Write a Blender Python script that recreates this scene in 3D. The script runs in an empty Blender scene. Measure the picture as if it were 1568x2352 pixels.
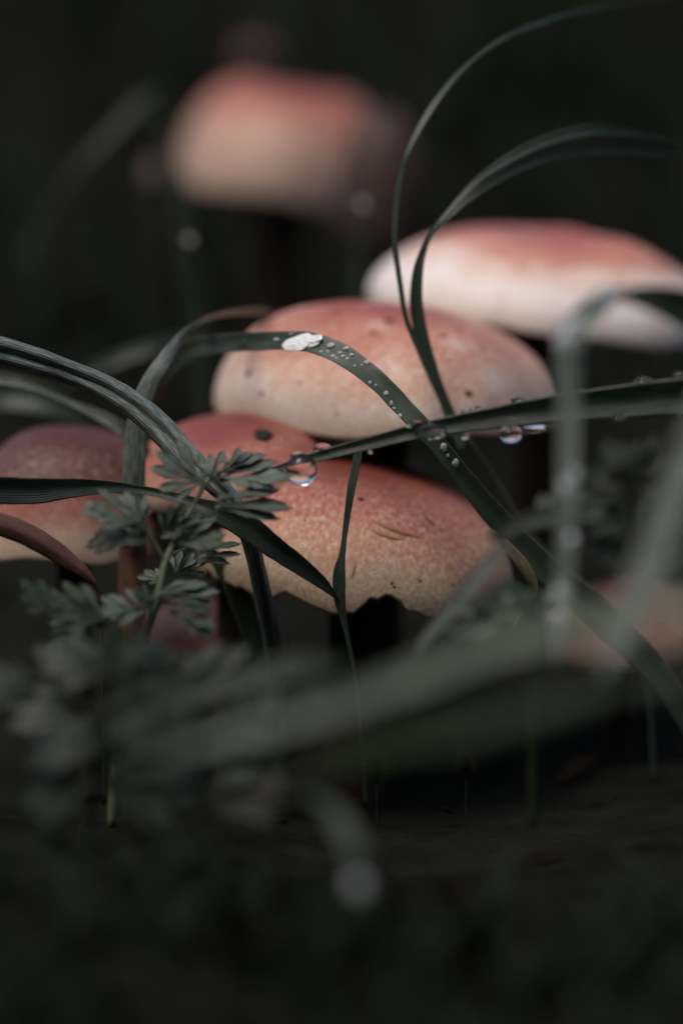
import bpy, bmesh, math, random
from mathutils import Vector, Matrix, Euler, noise
from mathutils.bvhtree import BVHTree

rnd = random.Random(7)
sc = bpy.context.scene
COL = sc.collection
R = math.radians

# ------------------------------------------------------------------ camera
CAM = Vector((0.0, 0.0, 0.100))
PITCH = R(4.0)
LENS, SENSOR = 100.0, 24.0
FOCUS = 0.567
cd = bpy.data.cameras.new('camera')
cam = bpy.data.objects.new('camera', cd)
COL.objects.link(cam)
cam.location = CAM
cam.rotation_euler = (math.pi / 2 - PITCH, 0, 0)
cd.sensor_fit = 'HORIZONTAL'
cd.sensor_width = SENSOR
cd.lens = LENS
cd.clip_start = 0.01
cd.clip_end = 400
cd.dof.use_dof = True
cd.dof.focus_distance = FOCUS
cd.dof.aperture_fstop = 4.1
sc.camera = cam

# ------------------------------------------------------------------ sky, sun, exposure
SUN_EL, SUN_AZ = R(58), R(218)
w = bpy.data.worlds.new('World')
sc.world = w
w.use_nodes = True
nt = w.node_tree
bg = nt.nodes['Background']
sky = nt.nodes.new('ShaderNodeTexSky')
sky.sky_type = 'NISHITA'
sky.sun_disc = False
sky.sun_elevation = SUN_EL
sky.sun_rotation = SUN_AZ
sky.air_density = 1.0
sky.dust_density = 4.2
sky.ozone_density = 1.0
nt.links.new(sky.outputs[0], bg.inputs[0])
bg.inputs[1].default_value = 0.15
sl = bpy.data.lights.new('sun', 'SUN')
sl.energy = 0.8
sl.angle = R(20)
sl.color = (1.0, 0.95, 0.87)
so = bpy.data.objects.new('sun', sl)
COL.objects.link(so)
sdir = Vector((math.sin(SUN_AZ) * math.cos(SUN_EL), math.cos(SUN_AZ) * math.cos(SUN_EL), math.sin(SUN_EL)))
so.rotation_euler = (-sdir).to_track_quat('-Z', 'Y').to_euler()
so.location = sdir * 3
vs = sc.view_settings
vs.view_transform = 'Standard'
vs.look = 'None'
vs.exposure = 0.14
vs.gamma = 1.0
vs.use_curve_mapping = False
sc.cycles.max_bounces = 10
sc.cycles.transmission_bounces = 8
sc.cycles.diffuse_bounces = 3
sc.cycles.caustics_reflective = False
sc.cycles.caustics_refractive = True
sc.cycles.sample_clamp_indirect = 4.0
sc.cycles.use_denoising = True

# ------------------------------------------------------------------ picture -> place
FWD = Vector((0, math.cos(PITCH), -math.sin(PITCH)))
UP = Vector((0, math.sin(PITCH), math.cos(PITCH)))


def px(d):
    return SENSOR / LENS * d / 1568.0


def P(u, v, d):
    s = px(d)
    return CAM + FWD * d + Vector((1, 0, 0)) * ((u - 784) * s) + UP * ((1176 - v) * s)


def smooth(a, b, x):
    t = max(0.0, min(1.0, (x - a) / (b - a)))
    return t * t * (3 - 2 * t)


def ground_z(x, y):
    z = 0.055 * smooth(0.62, 0.95, y) + 0.30 * smooth(0.9, 1.6, y) + 0.26 * smooth(1.4, 3.6, y)
    near = 1.0 - smooth(3.0, 9.0, math.hypot(x, y))
    z += near * (0.012 * noise.noise((x * 9, y * 9, 1.3)) + 0.006 * noise.noise((x * 31, y * 31, 4.1)))
    z += 0.5 * (1 - near) * noise.noise((x * .09, y * .09, 2))
    return z


# ------------------------------------------------------------------ node helpers
class NT:
    def __init__(s, name):
        s.m = bpy.data.materials.new(name)
        s.m.use_nodes = True
        s.t = s.m.node_tree
        s.b = s.t.nodes['Principled BSDF']
        s.out = s.t.nodes['Material Output']

    def n(s, typ, **kw):
        nd = s.t.nodes.new('ShaderNode' + typ)
        for k, v in kw.items():
            if k.startswith('_'):
                setattr(nd, k[1:], v)
            else:
                i = int(k[1:]) if k[0] == 'i' and k[1:].isdigit() else k.replace('_', ' ')
                if hasattr(v, 'is_output') or isinstance(v, bpy.types.NodeSocket):
                    s.t.links.new(v, nd.inputs[i])
                else:
                    nd.inputs[i].default_value = v
        return nd

    def link(s, a, b):
        s.t.links.new(a, b)

    def math(s, op, a, b=0.0, clamp=False):
        nd = s.t.nodes.new('ShaderNodeMath')
        nd.operation = op
        nd.use_clamp = clamp
        for i, v in ((0, a), (1, b)):
            if isinstance(v, bpy.types.NodeSocket):
                s.t.links.new(v, nd.inputs[i])
            else:
                nd.inputs[i].default_value = v
        return nd.outputs[0]

    def ramp(s, fac, stops, interp='EASE'):
        nd = s.t.nodes.new('ShaderNodeValToRGB')
        cr = nd.color_ramp
        cr.interpolation = interp
        while len(cr.elements) < len(stops):
            cr.elements.new(0.5)
        for e, (p, c) in zip(cr.elements, stops):
            e.position = p
            e.color = (c[0], c[1], c[2], 1) if len(c) == 3 else c
        s.t.links.new(fac, nd.inputs[0])
        return nd.outputs[0]

    def mix(s, fac, a, b, mode='MIX'):
        nd = s.t.nodes.new('ShaderNodeMix')
        nd.data_type = 'RGBA'
        nd.blend_type = mode
        for i, v in ((0, fac), (6, a), (7, b)):
            if isinstance(v, bpy.types.NodeSocket):
                s.t.links.new(v, nd.inputs[i])
            elif i == 0:
                nd.inputs[0].default_value = v
            else:
                nd.inputs[i].default_value = (v[0], v[1], v[2], 1)
        return nd.outputs[2]


def cap_material(name, stops, seed=0.0, fibril=0.35, specks=1.0, patch=0.16, rough=0.42, stained=False):
    """brick red centre to pale margin (the species' own colour), fibrils, specks, stains"""
    k = NT(name)
    tc = k.n('TexCoord')
    uv = k.n('SeparateXYZ', i0=tc.outputs['UV'])
    t = uv.outputs[1]
    obj = k.n('Mapping', i0=tc.outputs['Object'], i1=(seed, seed * .7, seed * 1.3))
    big = k.n('TexNoise', Vector=obj.outputs[0], Scale=55.0, Detail=4.0, Roughness=.55)
    mid = k.n('TexNoise', Vector=obj.outputs[0], Scale=260.0, Detail=4.0, Roughness=.6)
    # position on the cap from centre to margin, broken up by noise
    tt = k.math('ADD', t, k.math('MULTIPLY', k.math('SUBTRACT', big.outputs[0], .5), patch * 2))
    tt = k.math('ADD', tt, k.math('MULTIPLY', k.math('SUBTRACT', mid.outputs[0], .5), patch * .9))
    col = k.ramp(tt, stops)
    # radial fibrils
    fm = k.n('Mapping', i0=tc.outputs['UV'], i1=(seed, 0, 0), i3=(300.0, 26.0, 1.0))
    fb = k.n('TexNoise', Vector=fm.outputs[0], Scale=1.0, Detail=5.0, Roughness=.65)
    fmask = k.ramp(fb.outputs[0], [(.48, (0, 0, 0)), (.72, (1, 1, 1))], 'LINEAR')
    fade = k.ramp(t, [(.08, (0, 0, 0)), (.45, (1, 1, 1))])
    fm2 = k.math('MULTIPLY', k.math('MULTIPLY', fmask, fade), fibril)
    pale = k.mix(.6, col, (.86, .78, .70))
    col = k.mix(fm2, col, pale)
    dk = k.ramp(fb.outputs[0], [(.28, (1, 1, 1)), (.45, (0, 0, 0))], 'LINEAR')
    col = k.mix(k.math('MULTIPLY', dk, .38 * fibril * 2), col, k.mix(.55, col, (.20, .085, .045)))
    fl = k.n('TexNoise', Vector=obj.outputs[0], Scale=780.0, Detail=3.0, Roughness=.6)
    fw = k.ramp(fl.outputs[0], [(.52, (0, 0, 0)), (.66, (1, 1, 1))], 'LINEAR')
    col = k.mix(k.math('MULTIPLY', k.math('MULTIPLY', fw, fade), fibril * .6), col, k.mix(.5, col, (.88, .82, .76)))
    # fine grain
    gr = k.n('TexNoise', Vector=obj.outputs[0], Scale=1500.0, Detail=2.0)
    col = k.mix(k.math('MULTIPLY', k.math('SUBTRACT', gr.outputs[0], .45, True), .9), col, (.28, .13, .08))
    # small brown specks of two sizes
    vo = k.n('TexVoronoi', Vector=obj.outputs[0], Scale=95.0, Randomness=1.0)
    near = k.ramp(vo.outputs['Distance'], [(.07, (1, 1, 1)), (.15, (0, 0, 0))])
    pick = k.n('SeparateColor', i0=vo.outputs['Color'])
    sel = k.math('GREATER_THAN', pick.outputs[0], .72)
    col = k.mix(k.math('MULTIPLY', k.math('MULTIPLY', near, sel), .62 * specks), col, (.12, .035, .022))
    vo2 = k.n('TexVoronoi', Vector=obj.outputs[0], Scale=300.0, Randomness=1.0)
    near2 = k.ramp(vo2.outputs['Distance'], [(.10, (1, 1, 1)), (.22, (0, 0, 0))])
    pick2 = k.n('SeparateColor', i0=vo2.outputs['Color'])
    sel2 = k.math('GREATER_THAN', pick2.outputs[0], .80)
    col = k.mix(k.math('MULTIPLY', k.math('MULTIPLY', near2, sel2), .5 * specks), col, (.20, .07, .045))
    if stained:   # rusty bruises and bleached patches
        bz = k.n('TexNoise', Vector=k.n('Mapping', i0=obj.outputs[0], i3=(1.0, 1.0, .55)).outputs[0], Scale=95.0, Detail=6.0, Roughness=.62)
        b1 = k.ramp(bz.outputs[0], [(.57, (0, 0, 0)), (.68, (1, 1, 1))], 'LINEAR')
        col = k.mix(k.math('MULTIPLY', b1, .55), col, k.mix(.5, col, (.30, .13, .06)))
        b2 = k.ramp(bz.outputs[0], [(.32, (1, 1, 1)), (.44, (0, 0, 0))], 'LINEAR')
        col = k.mix(k.math('MULTIPLY', b2, .6), col, k.mix(.55, col, (.88, .83, .79)))
    k.link(col, k.b.inputs['Base Color'])
    wet = k.math('ADD', rough - .22, k.math('MULTIPLY', big.outputs[0], .45))
    k.link(wet, k.b.inputs['Roughness'])
    k.b.inputs['Specular IOR Level'].default_value = .24
    k.b.inputs['Subsurface Weight'].default_value = .12
    k.b.inputs['Subsurface Radius'].default_value = (1.0, .45, .25)
    k.b.inputs['Subsurface Scale'].default_value = .0025
    hgt = k.math('ADD', k.math('MULTIPLY', fb.outputs[0], .6), k.math('MULTIPLY', gr.outputs[0], .5))
    hgt = k.math('ADD', hgt, mid.outputs[0])
    bp = k.n('Bump', Strength=.35, Distance=.0006, Height=hgt)
    k.link(bp.outputs[0], k.b.inputs['Normal'])
    return k.m


def leaf_material(name, base, pale, rough=.36, veins=11.0, bloom=.35, spec=.5, brown=0.0):
    """grass leaf: parallel veins along the blade, waxy bloom streaks, small blemishes"""
    k = NT(name)
    tc = k.n('TexCoord')
    uv = k.n('SeparateXYZ', i0=tc.outputs['UV'])
    st = k.n('Mapping', i0=tc.outputs['UV'], i3=(18.0, 22.0, 1.0))
    ns = k.n('TexNoise', Vector=st.outputs[0], Scale=1.0, Detail=5.0, Roughness=.65)
    ob = k.n('TexNoise', Vector=tc.outputs['Object'], Scale=120.0, Detail=4.0)
    f = k.ramp(ns.outputs[0], [(.46, (0, 0, 0)), (.64, (1, 1, 1))], 'LINEAR')
    f = k.math('MULTIPLY', f, bloom)
    col = k.mix(f, base, pale)
    d = k.ramp(ob.outputs[0], [(.38, (1, 1, 1)), (.56, (0, 0, 0))], 'LINEAR')
    col = k.mix(k.math('MULTIPLY', d, .45), col, [c * .45 for c in base])
    sp = k.n('TexNoise', Vector=tc.outputs['Object'], Scale=900.0, Detail=2.0)
    s2 = k.ramp(sp.outputs[0], [(.66, (0, 0, 0)), (.74, (1, 1, 1))], 'LINEAR')
    col = k.mix(k.math('MULTIPLY', s2, .35 + brown), col, (.10, .055, .03))
    vn = k.math('SINE', k.math('MULTIPLY', uv.outputs[0], veins * 6.2832))
    col = k.mix(k.math('MULTIPLY', k.math('MAXIMUM', vn, 0.0), .30), col, [c * 1.9 for c in base])
    # pale thin margin
    edge = k.math('ABSOLUTE', k.math('SUBTRACT', uv.outputs[0], .5))
    em = k.ramp(edge, [(.455, (0, 0, 0)), (.495, (1, 1, 1))], 'LINEAR')
    col = k.mix(k.math('MULTIPLY', em, .45), col, (.22, .20, .12))
    k.link(col, k.b.inputs['Base Color'])
    rr = k.math('ADD', k.math('MULTIPLY', ns.outputs[0], .3), rough - .15)
    k.link(rr, k.b.inputs['Roughness'])
    k.b.inputs['Specular IOR Level'].default_value = spec
    h = k.math('ADD', k.math('MULTIPLY', vn, .5), ns.outputs[0])
    bp = k.n('Bump', Strength=.4, Distance=.00022, Height=h)
    k.link(bp.outputs[0], k.b.inputs['Normal'])
    return k.m


def lobed_leaf_material(name, c1, c2, vein):
    k = NT(name)
    tc = k.n('TexCoord')
    uv = k.n('SeparateXYZ', i0=tc.outputs['UV'])
    ns = k.n('TexNoise', Vector=tc.outputs['Object'], Scale=240.0, Detail=6.0, Roughness=.65)
    f = k.ramp(ns.outputs[0], [(.33, (0, 0, 0)), (.68, (1, 1, 1))], 'LINEAR')
    col = k.mix(f, c1, c2)
    p = k.math('ABSOLUTE', k.math('SUBTRACT', uv.outputs[0], .5))
    mid = k.ramp(p, [(.02, (1, 1, 1)), (.09, (0, 0, 0))], 'LINEAR')
    sv = k.math('SINE', k.math('MULTIPLY', k.math('SUBTRACT', uv.outputs[1], k.math('MULTIPLY', p, .55)), 46.0))
    side = k.ramp(sv, [(.80, (0, 0, 0)), (1.0, (1, 1, 1))], 'LINEAR')
    vn = k.math('MAXIMUM', mid, k.math('MULTIPLY', side, .55))
    col = k.mix(k.math('MULTIPLY', vn, .6), col, vein)
    ye = k.ramp(k.n('TexNoise', Vector=tc.outputs['Object'], Scale=70.0, Detail=2.0).outputs[0], [(.56, (0, 0, 0)), (.72, (1, 1, 1))])
    col = k.mix(k.math('MULTIPLY', ye, .35), col, (.12, .13, .045))
    k.link(col, k.b.inputs['Base Color'])
    k.b.inputs['Roughness'].default_value = .42
    k.b.inputs['Specular IOR Level'].default_value = .45
    bp = k.n('Bump', Strength=.5, Distance=.0003, Height=k.math('SUBTRACT', ns.outputs[0], vn))
    k.link(bp.outputs[0], k.b.inputs['Normal'])
    tr = k.n('BsdfTranslucent', Color=col, Normal=bp.outputs[0])
    mx = k.n('MixShader', i0=.3, i1=k.b.outputs[0], i2=tr.outputs[0])
    k.link(mx.outputs[0], k.out.inputs[0])
    return k.m


def plain_material(name, c1, c2, scale=200.0, rough=.7, spec=.3, bump=.4, dist=.001, stretch=(1, 1, 1)):
    k = NT(name)
    tc = k.n('TexCoord')
    mp = k.n('Mapping', i0=tc.outputs['Object'], i3=stretch)
    ns = k.n('TexNoise', Vector=mp.outputs[0], Scale=scale, Detail=6.0, Roughness=.65)
    f = k.ramp(ns.outputs[0], [(.33, (0, 0, 0)), (.68, (1, 1, 1))], 'LINEAR')
    col = k.mix(f, c1, c2)
    k.link(col, k.b.inputs['Base Color'])
    k.b.inputs['Roughness'].default_value = rough
    k.b.inputs['Specular IOR Level'].default_value = spec
    bp = k.n('Bump', Strength=bump, Distance=dist, Height=ns.outputs[0])
    k.link(bp.outputs[0], k.b.inputs['Normal'])
    return k.m


def water_material():
    k = NT('clear_water')
    k.b.inputs['Base Color'].default_value = (1, 1, 1, 1)
    k.b.inputs['Transmission Weight'].default_value = 1.0
    k.b.inputs['IOR'].default_value = 1.333
    k.b.inputs['Roughness'].default_value = 0.0
    return k.m


M = {}
M['soil'] = plain_material('dark_soil', (.008, .008, .007), (.016, .017, .014), 60, .95, .0, .8, .006)
M['stem'] = plain_material('stalk', (.022, .013, .010), (.055, .033, .024), 160, .6, .3, .5, .0008, (1, 1, .12))
M['gills'] = plain_material('gill', (.09, .07, .05), (.16, .13, .09), 300, .7, .25, .3, .0005)
M['water'] = water_material()
M['g_dark'] = leaf_material('grass_dark', (.022, .038, .024), (.075, .10, .085), .38, bloom=.25)
M['g_mid'] = leaf_material('grass_mid', (.034, .055, .036), (.14, .17, .15), .36, bloom=.4)
M['g_grey'] = leaf_material('grass_grey', (.085, .105, .092), (.36, .40, .375), .40, bloom=.85)
M['g_shade'] = leaf_material('grass_shade', (.012, .020, .011), (.03, .04, .03), .8, bloom=.2, spec=.0)  # darker copy of the grass leaf, with shade put into its colour
M['g_pale'] = leaf_material('grass_pale', (.13, .16, .14), (.34, .38, .36), .32, bloom=.6)
M['g_brown'] = leaf_material('grass_withered', (.085, .035, .024), (.20, .11, .08), .5, bloom=.5, brown=.3)
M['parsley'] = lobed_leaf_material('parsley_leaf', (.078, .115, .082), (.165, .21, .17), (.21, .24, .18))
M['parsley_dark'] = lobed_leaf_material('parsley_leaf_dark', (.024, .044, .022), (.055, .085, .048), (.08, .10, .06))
M['parsley_shade'] = lobed_leaf_material('parsley_leaf_shade', (.012, .022, .011), (.028, .045, .024), (.04, .05, .03))  # parsley leaf again, shade painted in as a darker green
M['parsley_stem'] = plain_material('parsley_stalk', (.045, .065, .035), (.10, .13, .07), 200, .5, .4, .3, .0005, (1, 1, .2))
M['moss'] = plain_material('moss', (.010, .014, .008), (.028, .034, .02), 300, .9, .05, .4, .0005)
M['litter'] = plain_material('litter', (.010, .007, .005), (.018, .013, .009), 150, .9, .0, .5, .001)
M['black'] = plain_material('black_rot', (.006, .005, .005), (.02, .014, .012), 900, .6, .3, .5, .0004)
M['scar'] = plain_material('scar_brown', (.26, .105, .06), (.34, .16, .095), 700, .55, .3, .5, .0004)
M['spot'] = plain_material('brown_spot', (.05, .014, .010), (.11, .03, .02), 700, .8, .1, .5, .0004)
kf = NT('glint')  # white colour standing for the sky glint on a wet drop
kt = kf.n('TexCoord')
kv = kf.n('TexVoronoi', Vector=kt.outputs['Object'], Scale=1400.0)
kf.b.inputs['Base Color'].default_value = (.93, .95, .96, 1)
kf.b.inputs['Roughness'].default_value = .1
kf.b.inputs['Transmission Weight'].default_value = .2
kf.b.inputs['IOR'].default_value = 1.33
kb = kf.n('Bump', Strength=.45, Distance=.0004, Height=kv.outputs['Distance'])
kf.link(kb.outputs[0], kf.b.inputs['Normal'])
k_ = NT('whitened_dew')
k_.b.inputs['Base Color'].default_value = (.9, .93, .95, 1)  # bead highlights put into the colour as white
k_.b.inputs['Transmission Weight'].default_value = .6
k_.b.inputs['IOR'].default_value = 1.33
k_.b.inputs['Roughness'].default_value = .08
M['dew'] = k_.m
M['glint_white'] = kf.m

SALMON = [(.16, (.20, .042, .030)), (.44, (.33, .092, .058)), (.64, (.43, .205, .120)), (.84, (.50, .355, .235)), (1.0, (.43, .32, .195))]
ROSY = [(.16, (.34, .082, .052)), (.46, (.49, .175, .105)), (.68, (.60, .34, .24)), (.86, (.70, .57, .48)), (1.0, (.62, .50, .38))]
WHITE = [(.12, (.38, .10, .07)), (.42, (.54, .20, .135)), (.54, (.76, .56, .47)), (.70, (.84, .78, .74)), (1.0, (.82, .75, .69))]
RED = [(.48, (.080, .017, .011)), (.60, (.15, .035, .024)), (.72, (.36, .13, .095)), (.90, (.62, .44, .34)), (1.0, (.60, .46, .34))]


# ------------------------------------------------------------------ object helpers
def tag(o, label=None, cat=None, group=None, kind=None):
    if label: o['label'] = label
    if cat: o['category'] = cat
    if group: o['group'] = group
    if kind: o['kind'] = kind
    return o


def empty(name, loc):
    o = bpy.data.objects.new(name, None)
    o.empty_display_size = .01
    COL.objects.link(o)
    o.location = loc
    return o


def mesh_obj(name, verts, faces, mat, parent=None, uvs=None, loc=None, shade=True):
    """verts in world space; stored relative to the thing's own base"""
    base = Vector(loc) if loc is not None else Vector((0, 0, 0))
    world_parent = Vector((0, 0, 0))
    p = parent
    while p is not None:
        world_parent += p.location
        p = p.parent
    off = base if parent is None else world_parent
    me = bpy.data.meshes.new(name)
    me.from_pydata([tuple(Vector(v) - off) for v in verts], [], faces)
    if uvs is not None:
        ul = me.uv_layers.new(name='UVMap')
        for lp in me.loops:
            ul.data[lp.index].uv = uvs[lp.vertex_index]
    me.polygons.foreach_set('use_smooth', [shade] * len(me.polygons))
    me.update()
    o = bpy.data.objects.new(name, me)
    me.materials.append(mat)
    COL.objects.link(o)
    if parent is None:
        o.location = base
    else:
        o.parent = parent
    return o


def cr(vals, s):
    """Catmull-Rom through a list of equal-length tuples at parameter s in [0, n-1]"""
    n = len(vals)
    i = min(int(s), n - 2)
    f = s - i
    p0, p1, p2, p3 = (vals[max(0, min(n - 1, j))] for j in (i - 1, i, i + 1, i + 2))
    out = []
    for a, b, c, d in zip(p0, p1, p2, p3):
        out.append(.5 * (2 * b + (c - a) * f + (2 * a - 5 * b + 4 * c - d) * f * f + (3 * b - a - 3 * c + d) * f ** 3))
    return out


def blade(name, label, pts, mat, fold=.25, thick=.00022, n=None, m=8, cat='grass blade', group=None, parent=None, wob=.0, gull=False):
    """grass leaf: pts are (u, v, width in px, distance, roll) along its midrib; a channelled closed strip"""
    pts = [tuple(p) + ((0.0,) if len(p) == 4 else ()) for p in pts]
    n = n or max(24, len(pts) * 7)
    cent, wid, roll = [], [], []
    sd = rnd.random() * 50
    for i in range(n + 1):
        u, v, wd, d, ro = cr(pts, i / n * (len(pts) - 1))
        cent.append(P(u, v, d))
        wd = max(wd, .6) * (1 + .05 * noise.noise((i * .35, sd, 0)))
        wid.append(wd * px(d) / max(.25, math.cos(R(ro))))
        roll.append(R(ro + wob * noise.noise((i * .11, sd, 9))))
    V, F, UV = [], [], []
    k = 2 * (m + 1)
    for i in range(n + 1):
        T = (cent[min(i + 1, n)] - cent[max(i - 1, 0)]).normalized()
        view = (CAM - cent[i]).normalized()
        B = T.cross(view).normalized()
        N = B.cross(T).normalized()
        if N.dot(view) < 0: N = -N
        rot = Matrix.Rotation(roll[i], 3, T)
        B, N = rot @ B, rot @ N
        for side in (0, 1):
            for j in range(m + 1):
                q = (j / m * 2 - 1) if side == 0 else (1 - j / m * 2)
                h = fold * wid[i] * .5 * (math.sin(math.pi * min(1, abs(q)) ** .9) * .8 if gull else abs(q) ** 1.3) - thick * (.5 if side else -.5) * (1.1 - .7 * abs(q))
                h += .018 * wid[i] * noise.noise((i * .22, q * 1.7, sd))
                V.append(cent[i] + B * (q * wid[i] * .5) + N * h)
                UV.append((q * .5 + .5, i / n))
    for i in range(n):
        for j in range(k):
            a, b = i * k + j, i * k + (j + 1) % k
            F.append((a, b, b + k, a + k))
    F.append(tuple(range(k))[::-1])
    F.append(tuple(n * k + j for j in range(k)))
    base = min((cent[0], cent[-1]), key=lambda c: c.z)
    o = mesh_obj(name, V, F, mat, parent, UV, base)
    if parent is None:
        tag(o, label, cat, group)
    elif label:
        o['label'] = label
    return o


def tube(name, path, radii, mat, parent=None, seg=14, rings=None, lump=.06):
    pts = [(p[0], p[1], p[2], r) for p, r in zip(path, radii)]
    rings = rings or max(12, len(pts) * 5)
    V, F, UV = [], [], []
    sd = rnd.random() * 40
    C = []
    for i in range(rings + 1):
        x, y, z, r = cr(pts, i / rings * (len(pts) - 1))
        C.append((Vector((x, y, z)), r))
    for i, (c, r) in enumerate(C):
        T = (C[min(i + 1, rings)][0] - C[max(i - 1, 0)][0]).normalized()
        A = T.cross(Vector((0, 1, .01))).normalized()
        Bn = T.cross(A).normalized()
        for j in range(seg):
            a = j / seg * 2 * math.pi
            rr = r * (1 + lump * noise.noise((math.cos(a) * 1.5, math.sin(a) * 1.5 + sd, i * .25)))
            V.append(c + A * (math.cos(a) * rr) + Bn * (math.sin(a) * rr))
            UV.append((j / seg, i / rings))
    for i in range(rings):
        for j in range(seg):
            a, b = i * seg + j, i * seg + (j + 1) % seg
            F.append((a, b, b + seg, a + seg))
    F.append(tuple(range(seg))[::-1])
    F.append(tuple(rings * seg + j for j in range(seg)))
    return mesh_obj(name, V, F, mat, parent, UV, path[0])


def mushroom(label, u, v, d, Rp, Hp, mat, tilt=(8, 0), power=.92, over=103, wob=.035, rag=.0, humps=(), notch=(), stem=None,
             stem_r=None, foot=None, seed=0, group='brick-red capped mushrooms in the cluster', cat='mushroom'):
    """u, v, d: middle of the cap's rim plane; Rp, Hp: cap radius and height in px at that distance"""
    s = px(d)
    c = P(u, v, d)
    Rr, H = Rp * s, Hp * s
    rot = Euler((R(tilt[0]), R(tilt[1]), 0)).to_matrix()
    fx, fy = (c.x, c.y + .01) if foot is None else foot
    gz = ground_z(fx, fy) - .004
    root = tag(empty('mushroom', (fx, fy, gz)), label, cat, group)
    nr, na = 46, 132
    V, F, UV = [], [], []

    def rim_scale(az):
        return 1 + wob * noise.noise((math.cos(az) * 1.4, math.sin(az) * 1.4, seed)) * 2

    V.append(c + rot @ Vector((0, 0, H)))
    UV.append((.5, 0))
    for i in range(1, nr + 1):
        t = i / nr
        for j in range(na):
            az = j / na * 2 * math.pi            # 0 faces the camera, + to the right
            te = t
            for (a0, wd, dep) in notch:
                q = (math.degrees(az) - a0 + 180) % 360 - 180
                te *= 1 - dep * math.exp(-(q / wd) ** 2) * (1 + .5 * noise.noise((q * .5, seed, 3))) * smooth(.5, 1, t)
            if rag:
                te *= 1 - rag * smooth(.75, 1, t) * max(0, .35 + .9 * noise.noise((math.cos(az) * 4, math.sin(az) * 4, seed)) + .5 * noise.noise((math.cos(az) * 15, math.sin(az) * 15, seed + 5)) + .45 * noise.noise((math.cos(az) * 46, math.sin(az) * 46, seed + 2)))
            th = te * R(over)
            rr = Rr * (math.sin(th) ** power if th < math.pi / 2 else math.sin(th)) * (1 + (rim_scale(az) - 1) * smooth(.1, .9, t))
            z = H * math.cos(th)
            x, y = math.sin(az) * rr, -math.cos(az) * rr
            for (a0, r0, wd, amp) in humps:       # broad swellings and dents
                hx, hy = math.sin(R(a0)) * r0 * Rr, -math.cos(R(a0)) * r0 * Rr
                z += amp * H * math.exp(-((x - hx) ** 2 + (y - hy) ** 2) / (wd * Rr) ** 2)
            z += .03 * H * noise.noise((x * 60, y * 60, seed)) * (1 - .5 * t) + .05 * H * noise.noise((x * 27, y * 27, seed + 3))
            z += .035 * H * smooth(.7, 1, t) * noise.noise((math.cos(az) * 2.5, math.sin(az) * 2.5, seed + 8)) * 2
            V.append(c + rot @ Vector((x, y, z)))
            UV.append((j / na, t))
    for j in range(na):
        F.append((0, 1 + j, 1 + (j + 1) % na))
    for i in range(nr - 1):
        a = 1 + i * na
        for j in range(na):
            F.append((a + j, a + na + j, a + na + (j + 1) % na, a + (j + 1) % na))
    # the flesh turns in under the rim
    last = 1 + (nr - 1) * na
    axis = rot @ Vector((0, 0, 1))
    for q, (f, up) in enumerate(((.965, .0), (.92, .05))):
        for j in range(na):
            p = V[last + j] - c
            h = p.dot(axis)
            rad = p - axis * h
            V.append(c + rad * f + axis * (h + up * H))
            UV.append((j / na, 1.0))
        a, b = last + q * na, last + (q + 1) * na
        for j in range(na):
            F.append((a + j, b + j, b + (j + 1) % na, a + (j + 1) % na))
    cap = mesh_obj('cap', V, F, mat, root, UV)
    inner = V[last + 2 * na:last + 3 * na]
    # gills: a pleated cone from inside the rim to the stalk
    gv, gf = [], []
    for i in range(5):
        f = 1 - i / 4 * .84
        for j in range(na):
            p = inner[j] - c
            h = p.dot(axis)
            rad = p - axis * h
            pl = .03 * H * (1 if j % 2 else -1) * (1 if 0 < i < 4 else 0)
            gv.append(c + rad * f * .995 + axis * (h * f + .12 * H * (1 - f) + pl))
    for i in range(4):
        for j in range(na):
            a, b = i * na + j, i * na + (j + 1) % na
            gf.append((a, a + na, b + na, b))
    mesh_obj('gills', gv, gf, M['gills'], root)
    sr = (stem_r or Rp * .17) * s
    top = c + axis * (.12 * H)
    f0 = Vector((fx, fy, gz))
    mid = top.lerp(f0, .5) + Vector((rnd.uniform(-.3, .3) * sr, rnd.uniform(-.3, .3) * sr, 0))
    tube('stem', [f0, f0.lerp(mid, .5), mid, mid.lerp(top, .6), top], [sr * 1.15, sr, sr * .95, sr, sr * 1.2], stem or M['stem'], root, seg=20)
    bv = BVHTree.FromPolygons(V, F)
    return root, cap, bv


def hit(bv, u, v):
    dr = (P(u, v, 1.0) - CAM).normalized()
    loc, nor, _, _ = bv.ray_cast(CAM, dr)
    if loc is None:
        return None, None
    if nor.dot(dr) > 0: nor = -nor
    return loc, nor


def bvh_of(o):
    base = o.location if o.parent is None else o.parent.location
    me = o.data
    return BVHTree.FromPolygons([v.co + base for v in me.vertices], [tuple(p.vertices) for p in me.polygons])


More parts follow.
